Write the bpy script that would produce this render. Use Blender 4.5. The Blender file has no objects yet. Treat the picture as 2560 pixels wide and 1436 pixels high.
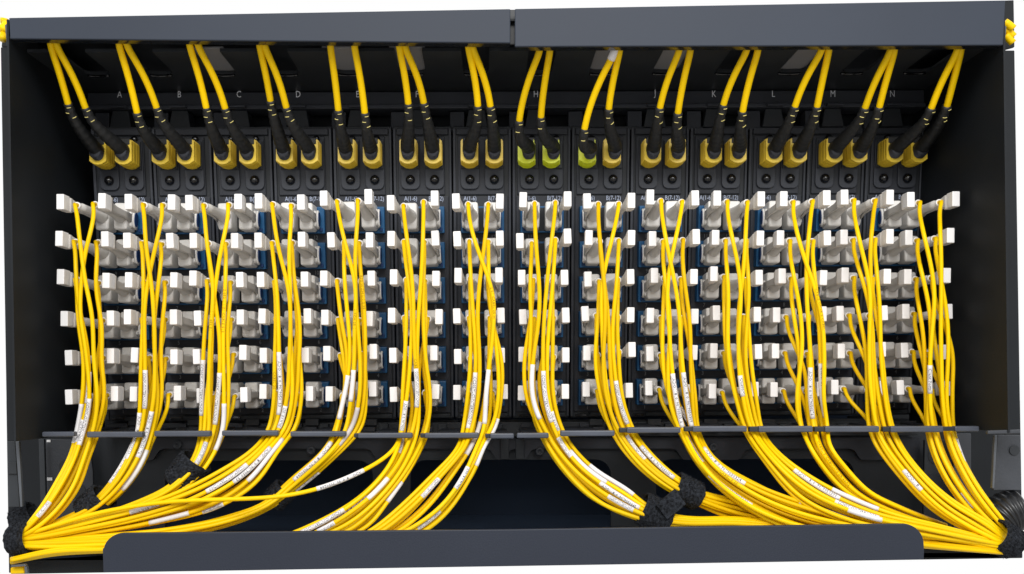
import bpy, bmesh, math, random
import numpy as np
from mathutils import Vector, Matrix, Euler

rnd = random.Random(7)
S = bpy.context.scene
COL = S.collection

# ---------------------------------------------------------------- camera
F, CX, CY = 2400.0, 1215.0, 960.0
CAM = np.array([-0.01347, -0.49519, -0.03123])
ROLL = -0.00315
PANEL_W = np.array([0.12366, -0.00332, 0.02285])
PITCH, ROWP, COLH = 0.030, 0.01764, 0.00577

def U(px, py, d):
    """point of the place seen at photo pixel px,py on the plane d metres in front of y=0"""
    c, s = math.cos(ROLL), math.sin(ROLL)
    a, b = px - CX, py - CY
    u, v = c * a + s * b, -s * a + c * b
    k = (-d - CAM[1]) / F
    return np.array([CAM[0] + u * k, -d, CAM[2] - v * k])

def proj(p):
    c, s = math.cos(ROLL), math.sin(ROLL)
    q = np.asarray(p) - CAM
    u, v = F * q[0] / q[1], -F * q[2] / q[1]
    return CX + c * u - s * v, CY + s * u + c * v

cam_d = bpy.data.cameras.new('camera')
cam = bpy.data.objects.new('camera', cam_d)
COL.objects.link(cam)
cam_d.sensor_width = 36
cam_d.lens = F / 2560 * 36
cam_d.shift_x = (1280 - CX) / 2560
cam_d.shift_y = (CY - 718) / 2560
cam_d.clip_start = 0.01
cam_d.clip_end = 20
cam.location = CAM
cam.rotation_euler = Euler((math.pi / 2, 0, 0))
cam.rotation_euler = (Matrix.Rotation(math.pi / 2, 3, 'X') @ Matrix.Rotation(-ROLL * -1, 3, 'Z')).to_euler()
S.camera = cam

# ---------------------------------------------------------------- light
S.view_settings.view_transform = 'Standard'
S.view_settings.look = 'None'
S.view_settings.exposure = 0.0
S.view_settings.gamma = 1.0
world = bpy.data.worlds.new('World')
S.world = world
world.use_nodes = True
bg = world.node_tree.nodes['Background']
bg.inputs['Color'].default_value = (1.0, 1.0, 1.0, 1)
bg.inputs['Strength'].default_value = 1.0

def area(name, loc, target, sx, sy, power, colr=(1, 1, 1)):
    l = bpy.data.lights.new(name, 'AREA')
    l.shape = 'RECTANGLE'
    l.size, l.size_y, l.energy, l.color = sx, sy, power, colr
    o = bpy.data.objects.new(name, l)
    COL.objects.link(o)
    o.location = loc
    o.rotation_euler = (Vector(target) - Vector(loc)).to_track_quat('-Z', 'Y').to_euler()
    return o
area('ceiling_lamp', (0.05, -1.05, 0.55), (0, 0, 0.03), 0.9, 0.4, 13.0, (1.0, 0.985, 0.96))

# ---------------------------------------------------------------- materials
def mat(name, col, rough=0.5, spec=0.5, var=0.06, scale=60.0, bump=0.0, bscale=900.0, metallic=0.0, coat=0.0, col2=None, sss=0.0):
    m = bpy.data.materials.new(name)
    m.use_nodes = True
    nt = m.node_tree
    b = nt.nodes['Principled BSDF']
    tc = nt.nodes.new('ShaderNodeTexCoord')
    n = nt.nodes.new('ShaderNodeTexNoise')
    n.inputs['Scale'].default_value = scale
    n.inputs['Detail'].default_value = 5
    nt.links.new(tc.outputs['Object'], n.inputs['Vector'])
    r = nt.nodes.new('ShaderNodeValToRGB')
    r.color_ramp.elements[0].position, r.color_ramp.elements[1].position = 0.3, 0.7
    c2 = col2 or tuple(min(1, x * (1 + var)) for x in col)
    c1 = tuple(x * (1 - var) for x in col)
    r.color_ramp.elements[0].color = (*c1, 1)
    r.color_ramp.elements[1].color = (*c2, 1)
    nt.links.new(n.outputs['Fac'], r.inputs['Fac'])
    oi = nt.nodes.new('ShaderNodeObjectInfo')
    mv = nt.nodes.new('ShaderNodeMapRange')
    mv.inputs['To Min'].default_value, mv.inputs['To Max'].default_value = 0.90, 1.06
    nt.links.new(oi.outputs['Random'], mv.inputs['Value'])
    hs_ = nt.nodes.new('ShaderNodeHueSaturation')
    nt.links.new(mv.outputs['Result'], hs_.inputs['Value'])
    nt.links.new(r.outputs['Color'], hs_.inputs['Color'])
    nt.links.new(hs_.outputs['Color'], b.inputs['Base Color'])
    mr = nt.nodes.new('ShaderNodeMapRange')
    mr.inputs['To Min'].default_value = max(0.02, rough - 0.08)
    mr.inputs['To Max'].default_value = min(1, rough + 0.08)
    nt.links.new(n.outputs['Fac'], mr.inputs['Value'])
    nt.links.new(mr.outputs['Result'], b.inputs['Roughness'])
    b.inputs['Specular IOR Level'].default_value = spec
    b.inputs['Metallic'].default_value = metallic
    b.inputs['Coat Weight'].default_value = coat
    if sss:
        b.inputs['Subsurface Weight'].default_value = sss
        b.inputs['Subsurface Radius'].default_value = (0.002, 0.0015, 0.001)
        b.inputs['Subsurface Scale'].default_value = 0.5
    if bump:
        n2 = nt.nodes.new('ShaderNodeTexNoise')
        n2.inputs['Scale'].default_value = bscale
        n2.inputs['Detail'].default_value = 3
        nt.links.new(tc.outputs['Object'], n2.inputs['Vector'])
        bp = nt.nodes.new('ShaderNodeBump')
        bp.inputs['Strength'].default_value = bump
        bp.inputs['Distance'].default_value = 0.0005
        nt.links.new(n2.outputs['Fac'], bp.inputs['Height'])
        nt.links.new(bp.outputs['Normal'], b.inputs['Normal'])
    return m

M = {
 'yellow': mat('yellow_jacket', (0.86, 0.555, 0.001), 0.40, 0.16, 0.05, 40),
 'yellow2': mat('yellow_jacket_aged', (0.78, 0.485, 0.001), 0.44, 0.14, 0.06, 40),
 'white': mat('white_tab_plastic', (0.80, 0.79, 0.79), 0.35, 0.45, 0.02, 80),
 'grey': mat('pale_grey_plastic', (0.74, 0.725, 0.70), 0.36, 0.45, 0.03, 150),
 'grey2': mat('boot_grey_plastic', (0.68, 0.66, 0.63), 0.40, 0.4, 0.05, 150),
 'blue': mat('blue_adapter_plastic', (0.009, 0.085, 0.21), 0.4, 0.4, 0.12, 150),
 'navy': mat('deep_blue_plastic', (0.008, 0.035, 0.13), 0.45, 0.3, 0.1, 150),
 'face': mat('charcoal_moulding', (0.034, 0.037, 0.045), 0.42, 0.22, 0.12, 60, 0.12, 1500),
 'face2': mat('charcoal_edge_moulding', (0.042, 0.046, 0.056), 0.38, 0.25, 0.1, 60, 0.1, 1500),
 'black': mat('black_plastic', (0.022, 0.025, 0.029), 0.45, 0.3, 0.15, 60),
 'gloss': mat('glossy_black', (0.006, 0.006, 0.007), 0.12, 0.6, 0.1, 60),
 'wall': mat('black_powder_coat', (0.0095, 0.0115, 0.0140), 0.55, 0.2, 0.25, 18, 0.12, 1600),
 'hood': mat('slate_painted_steel', (0.029, 0.036, 0.051), 0.50, 0.18, 0.14, 7, 0.05, 1800),
 'flange': mat('polished_slate_steel', (0.010, 0.012, 0.016), 0.13, 0.6, 0.15, 20),
 'lip': mat('slate_painted_lip', (0.017, 0.0215, 0.034), 0.5, 0.3, 0.07, 14, 0.12, 1400),
 'bar': mat('slate_finger_plastic', (0.058, 0.066, 0.086), 0.4, 0.4, 0.1, 90, 0.08, 1500),
 'back': mat('dark_back_plate', (0.030, 0.034, 0.039), 0.55, 0.25, 0.2, 25, 0.08, 1200),
 'deep': mat('deep_navy_plate', (0.016, 0.026, 0.045), 0.7, 0.15, 0.15, 12),  # even dark navy of the rear plate and the tray
 'steel': mat('dark_grey_rack_steel', (0.040, 0.044, 0.052), 0.5, 0.35, 0.18, 60, 0.2, 900),
 'edge': mat('worn_steel_edge', (0.07, 0.078, 0.09), 0.4, 0.5, 0.15, 60),
 'gold': mat('amber_housing_plastic', (0.74, 0.52, 0.03), 0.38, 0.45, 0.06, 150),
 'lime': mat('lime_housing_plastic', (0.70, 0.76, 0.012), 0.38, 0.45, 0.06, 150),
 'rubber': mat('black_boot_rubber', (0.013, 0.0135, 0.014), 0.5, 0.35, 0.15, 200, 0.1, 2000),
 'rubber2': mat('slate_boot_collar', (0.030, 0.033, 0.042), 0.35, 0.45, 0.1, 200),
 'velcro': mat('black_hook_and_loop', (0.007, 0.008, 0.010), 0.9, 0.15, 0.7, 900, 1.0, 2600, col2=(0.03, 0.034, 0.042)),
 'sleeve': mat('white_sleeve_label', (0.72, 0.70, 0.70), 0.4, 0.3, 0.05, 150),
 'sleeve2': mat('dulled_sleeve_label', (0.55, 0.50, 0.47), 0.45, 0.3, 0.08, 150),
 'ink': mat('dark_ink', (0.02, 0.02, 0.025), 0.7, 0.1, 0.0, 150),
 'jink': mat('olive_jacket_ink', (0.22, 0.13, 0.004), 0.6, 0.2, 0.0, 150),
 'print': mat('pale_blue_print', (0.42, 0.47, 0.60), 0.6, 0.2, 0.0, 150),
 'dimprint': mat('grey_print', (0.30, 0.305, 0.32), 0.6, 0.2, 0.0, 150),
 'letter': mat('white_print', (0.88, 0.9, 0.95), 0.6, 0.2, 0.0, 150),
 'cover': mat('grey_cable_cover', (0.20, 0.20, 0.21), 0.5, 0.3, 0.05, 60),
 'hose': mat('black_corrugated_hose', (0.012, 0.013, 0.015), 0.32, 0.5, 0.1, 60),
 'slit': mat('pale_yellow_slit', (0.72, 0.62, 0.22), 0.5, 0.2, 0.03, 100),
 'added_floor': mat('added_floor_grey', (0.42, 0.41, 0.40), 0.5, 0.3, 0.15, 6),
 'chip': mat('white_paper_chip', (0.8, 0.8, 0.8), 0.6, 0.2, 0.0, 60),
}

# ---------------------------------------------------------------- mesh helpers
def me_from(verts, faces, name, smooth=False):
    me = bpy.data.meshes.new(name)
    me.from_pydata([tuple(v) for v in verts], [], faces)
    me.update()
    if smooth:
        me.polygons.foreach_set('use_smooth', [True] * len(me.polygons))
    return me

def obj(name, me, m, parent=None, loc=None, rot=None):
    o = bpy.data.objects.new(name, me)
    COL.objects.link(o)
    if m is not None and me is not None and not me.materials:
        me.materials.append(M[m])
    if parent is not None:
        o.parent = parent
    if loc is not None:
        o.location = loc
    if rot is not None:
        o.rotation_euler = rot
    return o

def empty(name, label, cat, loc=(0, 0, 0), rot=None, group=None):
    o = bpy.data.objects.new(name, None)
    COL.objects.link(o)
    o.empty_display_size = 0.01
    o.location = loc
    if rot is not None:
        o.rotation_euler = rot
    o['label'] = label
    o['category'] = cat
    if group:
        o['group'] = group
    return o

def tag(o, label, cat, group=None):
    o['label'] = label
    o['category'] = cat
    if group:
        o['group'] = group
    return o

def box_me(x0, x1, d0, d1, z0, z1, bev=0.0, seg=2, name='block'):
    """box between x, z bounds; d = distance towards the viewer (y = -d)"""
    bm = bmesh.new()
    vs = [bm.verts.new((x, -d, z)) for x in (x0, x1) for d in (d0, d1) for z in (z0, z1)]
    for f in ((0, 1, 3, 2), (4, 6, 7, 5), (0, 4, 5, 1), (2, 3, 7, 6), (0, 2, 6, 4), (1, 5, 7, 3)):
        bm.faces.new([vs[i] for i in f])
    bmesh.ops.recalc_face_normals(bm, faces=bm.faces)
    if bev:
        bmesh.ops.bevel(bm, geom=bm.edges[:], offset=bev, segments=seg, affect='EDGES', profile=0.5)
    me = bpy.data.meshes.new(name)
    bm.to_mesh(me)
    bm.free()
    return me

def prism_me(pts, d0, d1, bev=0.0, name='plate'):
    """outline pts (x,z) extruded between depths d0 (back) and d1 (front)"""
    bm = bmesh.new()
    a = [bm.verts.new((x, -d0, z)) for x, z in pts]
    b = [bm.verts.new((x, -d1, z)) for x, z in pts]
    n = len(pts)
    bm.faces.new(a)
    bm.faces.new(b[::-1])
    for i in range(n):
        bm.faces.new((a[i], b[i], b[(i + 1) % n], a[(i + 1) % n]))
    bmesh.ops.recalc_face_normals(bm, faces=bm.faces)
    if bev:
        bmesh.ops.bevel(bm, geom=bm.edges[:], offset=bev, segments=2, affect='EDGES', profile=0.5)
    me = bpy.data.meshes.new(name)
    bm.to_mesh(me)
    bm.free()
    return me

def slab_me(back, front, name):
    """concave outline given as two matching 3-D loops, closed into a slab"""
    from mathutils.geometry import tessellate_polygon
    n = len(front)
    tri = tessellate_polygon([[Vector(p) for p in front]])
    V_ = [tuple(p) for p in back] + [tuple(p) for p in front]
    Fc = [tuple(t) for t in tri] + [tuple(n + i for i in reversed(t)) for t in tri]
    Fc += [(i, (i + 1) % n, n + (i + 1) % n, n + i) for i in range(n)]
    me = me_from(V_, Fc, name)
    bm = bmesh.new(); bm.from_mesh(me)
    bmesh.ops.recalc_face_normals(bm, faces=bm.faces)
    bm.to_mesh(me); bm.free()
    return me

def arc(cx, cz, r, a0, a1, n=6):
    return [(cx + r * math.cos(math.radians(a0 + (a1 - a0) * i / n)), cz + r * math.sin(math.radians(a0 + (a1 - a0) * i / n))) for i in range(n + 1)]

def loft_me(secs, n=16, name='loft', smooth=True, power=2.0, cap=True):
    """superellipse sections along -Y: (d, xc, zc, rx, rz[, power])"""
    V, Fc = [], []
    for s in secs:
        d, xc, zc, rx, rz = s[:5]
        pw = s[5] if len(s) > 5 else power
        for i in range(n):
            a = 2 * math.pi * (i + 0.5) / n
            ca, sa = math.cos(a), math.sin(a)
            V.append((xc + rx * math.copysign(abs(ca) ** (2 / pw), ca), -d, zc + rz * math.copysign(abs(sa) ** (2 / pw), sa)))
    for k in range(len(secs) - 1):
        for i in range(n):
            j = (i + 1) % n
            Fc.append((k * n + i, k * n + j, (k + 1) * n + j, (k + 1) * n + i))
    if cap:
        Fc.append(tuple(range(n))[::-1])
        Fc.append(tuple(range((len(secs) - 1) * n, len(secs) * n)))
    me = me_from(V, Fc, name, smooth)
    bm = bmesh.new()
    bm.from_mesh(me)
    bmesh.ops.recalc_face_normals(bm, faces=bm.faces)
    bm.to_mesh(me)
    bm.free()
    return me

def resample(P, step):
    P = np.asarray(P, float)
    L = np.concatenate([[0], np.cumsum(np.linalg.norm(np.diff(P, axis=0), axis=1))])
    n = max(2, int(round(L[-1] / step)) + 1)
    t = np.linspace(0, L[-1], n)
    return np.stack([np.interp(t, L, P[:, k]) for k in range(3)], 1)

def smooth_path(P, it, pin=2):
    P = np.array(P, float)
    for _ in range(it):
        Q = P.copy()
        Q[pin:-1] = 0.5 * P[pin:-1] + 0.25 * (P[pin - 1:-2] + P[pin + 1:])
        P = Q
    return P

def frames(P):
    T = np.gradient(P, axis=0)
    T /= np.linalg.norm(T, axis=1)[:, None] + 1e-12
    N = np.zeros_like(P)
    ref = np.array([0.0, -1.0, 0.0])
    n = ref - T[0] * T[0].dot(ref)
    if np.linalg.norm(n) < 0.2:
        ref2 = np.array([0.0, 0, 1.0])
        n = ref2 - T[0] * T[0].dot(ref2)
    n /= np.linalg.norm(n)
    for i in range(len(P)):
        n = n - T[i] * T[i].dot(n)
        n /= np.linalg.norm(n)
        N[i] = n
    return T, N, np.cross(N, T)

def tube_me(P, r, n=8, name='tube', cap=True):
    P = np.asarray(P, float)
    T, N, B = frames(P)
    r = np.broadcast_to(np.asarray(r, float), (len(P),))
    a = np.arange(n) * 2 * math.pi / n
    V = P[:, None, :] + r[:, None, None] * (np.cos(a)[None, :, None] * N[:, None, :] + np.sin(a)[None, :, None] * B[:, None, :])
    V = V.reshape(-1, 3)
    k = np.arange(len(P) - 1)[:, None] * n
    i = np.arange(n)[None, :]
    j = (i + 1) % n
    Q = np.stack([k + i, k + n + i, k + n + j, k + j], -1).reshape(-1, 4)
    faces = [tuple(q) for q in Q.tolist()]
    if cap:
        faces.append(tuple(range(n)))
        faces.append(tuple(range((len(P) - 1) * n, len(P) * n))[::-1])
    return me_from(V.tolist(), faces, name, True)

_tc = {}
def text_geo(s, h, sx=1.0, res=2):
    key = (s, res)
    if key not in _tc:
        cu = bpy.data.curves.new('txt', 'FONT')
        cu.body = s
        cu.size = 1.0
        cu.align_x = 'CENTER'
        cu.align_y = 'CENTER'
        cu.resolution_u = res
        o = bpy.data.objects.new('txt', cu)
        COL.objects.link(o)
        dg = bpy.context.evaluated_depsgraph_get()
        me = bpy.data.meshes.new_from_object(o.evaluated_get(dg))
        V = np.array([v.co[:] for v in me.vertices])
        Fc = [tuple(p.vertices) for p in me.polygons]
        bpy.data.objects.remove(o)
        bpy.data.curves.remove(cu)
        bpy.data.meshes.remove(me)
        V[:, 0] -= (V[:, 0].min() + V[:, 0].max()) / 2
        V[:, 1] -= (V[:, 1].min() + V[:, 1].max()) / 2
        _tc[key] = (V, Fc)
    V, Fc = _tc[key]
    k = h / 0.73
    return V * np.array([k * sx, k, 1]), Fc

def text_me(s, h, sx=1.0, d=0.0):
    V, Fc = text_geo(s, h, sx)
    return me_from([(v[0], -d, v[1]) for v in V], Fc, 'lettering')

def wrap_text(s, h, P, r, ang=0.0, sx=1.0, flip=False):
    """print wrapped on a tube along P (centre of the text on the middle of P)"""
    V, Fc = text_geo(s, h, sx, 1)
    T, N, B = frames(P)
    L = np.concatenate([[0], np.cumsum(np.linalg.norm(np.diff(P, axis=0), axis=1))])
    w = V[:, 0].max() - V[:, 0].min()
    k = min(1.0, L[-1] * 0.86 / w)
    s_ = L[-1] / 2 + V[:, 0] * k
    out = []
    # letters face the viewer: the outward normal nearest to -Y
    C = np.stack([np.interp(s_, L, P[:, i]) for i in range(3)], 1)
    Ti = np.stack([np.interp(s_, L, T[:, i]) for i in range(3)], 1)
    Ti /= np.linalg.norm(Ti, axis=1)[:, None]
    v = np.array([0, -1.0, 0.0])
    Ni = v[None, :] - Ti * (Ti @ v)[:, None]
    Ni /= np.linalg.norm(Ni, axis=1)[:, None]
    Bi = np.cross(Ni, Ti)
    a = V[:, 1] / r + ang
    W = C + r * (np.cos(a)[:, None] * Ni + np.sin(a)[:, None] * Bi)
    return me_from(W.tolist(), Fc, 'lettering')

fl = obj('added_floor', box_me(-2.2, 2.2, -.35, 3.2, -.56, -.54), 'added_floor')  # added out of view to hold back the white world's light from below
fl['kind'] = 'structure'

# ---------------------------------------------------------------- panel frame
def rotm(w):
    th = np.linalg.norm(w)
    k = w / th
    K = np.array([[0, -k[2], k[1]], [k[2], 0, -k[0]], [-k[1], k[0], 0]])
    return np.eye(3) + np.sin(th) * K + (1 - np.cos(th)) * K @ K
W = rotm(PANEL_W)
WM = Matrix(W.tolist())
W_EUL = WM.to_euler()
def panel(x, z, d=0.0):
    return W @ np.array([x, -d, z])
_zs = np.linspace(-0.09, 0.14, 461)
_ys = np.array([proj(panel(0, z))[1] for z in _zs])
def pz(py):
    return float(np.interp(-py, -_ys, _zs))
LETTERS = 'ABCDEFGHIJKLMN'

# ================================================================ CABINET
cab = empty('fibre_distribution_unit', 'black fibre patch frame with slate grey front covers and side walls', 'distribution frame', (0, 0, 0))

def quad_plate(name, pts_px, d_front, thick, m, bev=0.0004, parent=cab):
    pts = [U(x, y, d_front) for x, y in pts_px]
    return obj(name, prism_me([(p[0], p[2]) for p in pts], d_front - thick, d_front, bev), m, parent)

# front covers across the top (the two halves meet in the middle)
DH = 0.085
def mask_top(x):
    return 45 - 45 * x / 2545.0
def mask_bot(x):
    return 1436 - (x - 25) * 40.0 / 2533
def mask_l(y):
    return 0 + (y - 45) * 22.0 / 1391
def mask_r(y):
    return 2535 + y * 22.0 / 1396
quad_plate('front_cover', [(22, mask_top(22)), (1276, mask_top(1276)), (1276, 108), (25, 97)], DH, 0.0015, 'hood')
quad_plate('front_cover', [(1287, mask_top(1287)), (2514, mask_top(2514)), (2508, 113), (1287, 117)], DH, 0.0015, 'hood')
def flange(x0, y0, x1, y1):
    a, b = U(x0, y0, DH - 0.0018), U(x1, y1, DH - 0.0018)
    me = me_from([(a[0], -DH + .0017, a[2]), (b[0], -DH + .0017, b[2]), (b[0], -0.0785, b[2]), (a[0], -0.0785, a[2]),
                  (a[0], -DH + .0017, a[2] + .0012), (b[0], -DH + .0017, b[2] + .0012), (b[0], -0.0785, b[2] + .0012), (a[0], -0.0785, a[2] + .0012)],
                 [(0, 3, 2, 1), (4, 5, 6, 7), (0, 1, 5, 4), (1, 2, 6, 5), (2, 3, 7, 6), (3, 0, 4, 7)], 'flange')
    obj('cover_flange', me, 'flange', cab)
flange(25, 98, 1275, 109)
flange(1288, 118, 2507, 114)
# joint strip behind the gap between the covers
quad_plate('joint_strip', [(1270, 24), (1292, 24), (1292, 112), (1270, 112)], 0.0800, 0.001, 'black')

# side walls: from the panel forward
def wall_side(name, fx0, fy0, fx1, fy1, outx, side):
    a, b = U(fx0, fy0, DH - .001), U(fx1, fy1, DH - .001)
    xo = outx
    zt, zb = a[2], b[2]
    V = []
    for d in (DH - .001, -0.012):
        V += [(a[0], -d, zt), (b[0], -d, zb), (b[0] + side * 0.0009, -d, zb), (a[0] + side * 0.0009, -d, zt)]
    me = me_from(V, [(0, 1, 2, 3), (7, 6, 5, 4), (0, 4, 5, 1), (1, 5, 6, 2), (2, 6, 7, 3), (3, 7, 4, 0)], name)
    bm = bmesh.new(); bm.from_mesh(me); bmesh.ops.recalc_face_normals(bm, faces=bm.faces); bm.to_mesh(me); bm.free()
    return obj(name, me, 'wall', cab)
wall_side('side_wall', 21.5, 49, 40, 1104, 0, -1)
wall_side('side_wall', 2507.5, 44, 2520, 1082, 0, 1)
quad_plate('wall_rim', [(2470, 1077), (mask_r(1074), 1074), (mask_r(1084), 1084), (2470, 1086)], 0.0835, .002, 'steel')
# outer flanges of the side walls out to the edge of the cut-out
quad_plate('outer_flange', [(mask_l(118) , 118), (26, 118), (42, 1104), (mask_l(1104), 1104)], 0.074, 0.003, 'wall')
quad_plate('outer_flange', [(2506, 126), (mask_r(126), 126), (mask_r(1082), 1082), (2517, 1082)], 0.074, 0.003, 'wall')

# ceiling plate with a U notch for every letter
ZC = U(1215, 226, 0.012)[2]
xs = [(597 + 148.55 * (i - 2) - 1215) * 0.483 / 2400 + CAM[0] for i in range(14)]
pts = []
xl, xr = U(23, 300, DH)[0], U(2511, 300, DH)[0]
dn, df, hw, rr = 0.0385, 0.069, 0.0062, 0.0035
pts.append((xl, df))
for x in xs:
    x = x + 0.0005
    pts += [(x - hw, df), (x - hw, dn + rr)] + [(x - hw + rr - rr * math.cos(t), dn + rr - rr * math.sin(t)) for t in (0.4, 0.8, 1.2)] + [(x - hw + rr, dn)]
    pts += [(x + hw - rr, dn)] + [(x + hw - rr + rr * math.sin(t), dn + rr - rr * math.cos(t)) for t in (0.4, 0.8, 1.2)] + [(x + hw, dn + rr), (x + hw, df)]
pts += [(xr, df), (xr, -0.01), (xl, -0.01)]
me = slab_me([(x, -d, ZC + .0015) for x, d in pts], [(x, -d, ZC) for x, d in pts], 'notched_ceiling')
obj('notched_ceiling', me, 'black', cab)
# rolled rim at the inner end of each notch
for x in xs:
    P = np.array([[x - hw + .001 + (2 * hw - .002) * t, -(dn - 0.0012 + 0.0012 * (abs(2 * t - 1) ** 2)), ZC - 0.0006] for t in np.linspace(0, 1, 7)])
    obj('notch_rim', tube_me(P, 0.0006, 6), 'gloss', cab)
# top board above the notches closes the frame
obj('top_board', box_me(xl - .0015, xr + .0015, -0.012, 0.0833, ZC + 0.0080, ZC + 0.0088), 'wall', cab)
for i, on in enumerate([0, 0, .8, 0, 1, 1, 0, 0, .7, .8, 0, .5, 0, 0]):
    if on:
        obj('cable_guide', box_me(xs[i] - .008, xs[i] + .008, 0.020, 0.0685, ZC + 0.0017, ZC + 0.0027, .0003), 'cover', cab)

# letter rail
zt, zb = ZC, U(1215, 262, 0.012)[2]
rail = obj('letter_rail', box_me(xl + .003, xr - .0005, 0.0, 0.0118, zb, zt - .0004, 0.0006), 'face', cab)
for i, L in enumerate(LETTERS):
    t = U(597 + 148.55 * (i - 2) - (1.2 if i == 0 else 0), 236 - i * 0.12, 0.0122)
    obj('letter', text_me(L, 0.0034, 0.78), 'letter', rail, (t[0], -0.0121, t[2]))
obj('rail_lip', box_me(xl + .003, xr - .0005, 0.0, 0.0135, zb - 0.0022, zb - 0.0002, 0.0004), 'face2', cab)
for i in range(14):
    xc = xs[i] + 0.0005
    # finger tab and sloping latch hood under each letter
    obj('finger_tab', box_me(xc - .0042, xc + .0042, 0.0137, 0.0160, zb - .0021, zb - .0008, .0004), 'edge' if i in (3, 5, 12, 13, 0, 1) and False else 'face2', cab)
    me = prism_me([(xc - .0040, zb - .0024), (xc + .0040, zb - .0024), (xc + .0056, zb - .0115), (xc - .0056, zb - .0115)], 0.002, 0.012, .0004)
    obj('latch_hood', me, 'black', cab)
    obj('latch_base', box_me(xc - .0135, xc - .0062, 0.002, 0.0105, zb - .0125, zb - .0030, .0004), 'face', cab)

# back plates
zmid = pz(318)
obj('upper_back_plate', box_me(xl, xr, -0.008, -0.005, panel(0, zmid)[2] - .09, ZC), 'wall', cab)

def hole_plate():
    # lower back plate with three big openings with round shoulders
    d = -0.012
    zt = U(1215, 1050, d)[2]
    zb_ = U(2530, 1388, 0.068)[2] + .0012
    ops = [(412, 932), (1026, 1527), (1640, 2135)]
    x = [U(205, 1150, d)[0]]
    pl = [(U(180, 1150, d)[0], zt), (U(180, 1150, d)[0], zb_)]
    zo = U(1215, 1150, d)[2]
    r = 0.008
    for a, b in ops:
        xa, xb = U(a, 1150, d)[0], U(b, 1150, d)[0]
        pl += [(xa, zb_), (xa, zo - r)] + arc(xa + r, zo - r, r, 180, 90)[1:] + arc(xb - r, zo - r, r, 90, 0) + [(xb, zb_)]
    pl += [(U(2345, 1150, d)[0], zb_), (U(2345, 1150, d)[0], zt)]
    me = slab_me([(p[0], -(d - .002), p[1]) for p in pl], [(p[0], -d, p[1]) for p in pl], 'lower_back_plate')
    return obj('lower_back_plate', me, 'back', cab)
hole_plate()
# raised trim along the top of it, dipping at the pillars
def trim():
    d = -0.0085
    P = []
    dips = [(350, 415), (940, 1000), (1240, 1262), (1293, 1315), (1705, 1850), (2150, 2290)]
    top = 1094
    P = [(345, top)]
    for a, b in dips:
        if a == 350:
            P += [(345, 1151), (375, 1151), (384, 1148), (390, 1138), (398, 1127), (412, 1122)]
        else:
            lo_ = 1150
            P += [(a - 26, 1122), (a - 14, 1126), (a - 6, 1138), (a, lo_ - 3), (a + 6, lo_), (b - 6, lo_), (b, lo_ - 3), (b + 6, 1138), (b + 14, 1126), (b + 26, 1122)]
    P = [p for p in P if p[0] < 2262] + [(2300, 1150), (2300, top)]
    out = []
    for p in P:
        if not out or (abs(p[0] - out[-1][0]) > .5 or abs(p[1] - out[-1][1]) > .5):
            if out and p[0] < out[-1][0] - 0.5 and p[1] != top:
                continue
            out.append(p)
    w = [U(x, y, d) for x, y in out]
    me = slab_me([(p[0], -(d - .0025), p[2]) for p in w], [(p[0], -d, p[2]) for p in w], 'trim_plate')
    obj('trim_plate', me, 'face', cab)
trim()
screw_me = loft_me([(0, 0, 0, .0024, .0024), (.0006, 0, 0, .0024, .0024), (.0010, 0, 0, .0019, .0019), (.0010, 0, 0, .0010, .0010), (.0005, 0, 0, .0008, .0008)], 14, 'screw')
for x, y in [(1783, 1118), (1349, 1129), (778, 1127), (445, 1113), (2225, 1130)]:
    p = U(x, y, -0.0085)
    s = obj('screw', screw_me, 'steel', cab, (p[0], 0.0085 - .0001, p[2]))
for x in (1262, 1300):
    p = U(x, 1120, -.0060)
    obj('joint_post', box_me(p[0] - .0022, p[0] + .0022, -.0085, -.0060, U(x, 1149, -.006)[2], U(x, 1097, -.006)[2], .0003), 'back', cab)
# deep plate seen through the openings, and the tray floor
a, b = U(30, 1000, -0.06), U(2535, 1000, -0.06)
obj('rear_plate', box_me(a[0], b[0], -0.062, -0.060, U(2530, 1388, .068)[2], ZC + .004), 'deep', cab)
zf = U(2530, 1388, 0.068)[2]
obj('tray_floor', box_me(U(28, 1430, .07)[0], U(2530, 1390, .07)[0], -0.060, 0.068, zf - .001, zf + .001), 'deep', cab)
# ledge and stacked black clips between cassettes and the fingers
z1, z2 = U(1215, 1092, -.004)[2], U(1215, 1056, -.004)[2]
obj('bottom_ledge', box_me(panel(-7 * PITCH, 0)[0] - .001, panel(7 * PITCH, 0)[0] + .001, -.008, -.0035, z1, z2, .0003), 'black', cab)
for i in range(14):
    for k, (ox, w_, y0, y1) in enumerate([(-34, 24, 1059, 1070), (0, 34, 1048, 1064), (38, 22, 1060, 1076), (4, 30, 1068, 1080)]):
        cx = proj(panel((i - 6.5) * PITCH, pz(1060)))[0] + ox + rnd.uniform(-5, 5)
        p, q = U(cx - w_ / 2, y0, .0), U(cx + w_ / 2, y1, .0)
        obj('clip', box_me(p[0], q[0], -.0035, -.0010 + k * .0008, q[2], p[2], .0003), ['face', 'black', 'back', 'face'][k], cab)

# lower front lip with rounded shoulders
DL = 0.095
def lip():
    P = [(258, mask_bot(258)), (256, 1372)]
    P += [(258 + 52 - 52 * math.cos(t), 1333 + 46 - 46 * math.sin(t)) for t in np.linspace(0.15, math.pi / 2, 8)]
    P += [(1285, 1324), (2245, 1310)]
    P += [(2258 + 52 * math.sin(t), 1310 + 50 - 50 * math.cos(t)) for t in np.linspace(0.1, 1.45, 8)]
    P += [(2311, 1375), (2310, mask_bot(2310))]
    w = [U(x, y, DL) for x, y in P]
    return obj('front_lip', prism_me([(p[0], p[2]) for p in w], DL - .002, DL, .0004), 'lip', cab)
lip()
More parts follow.
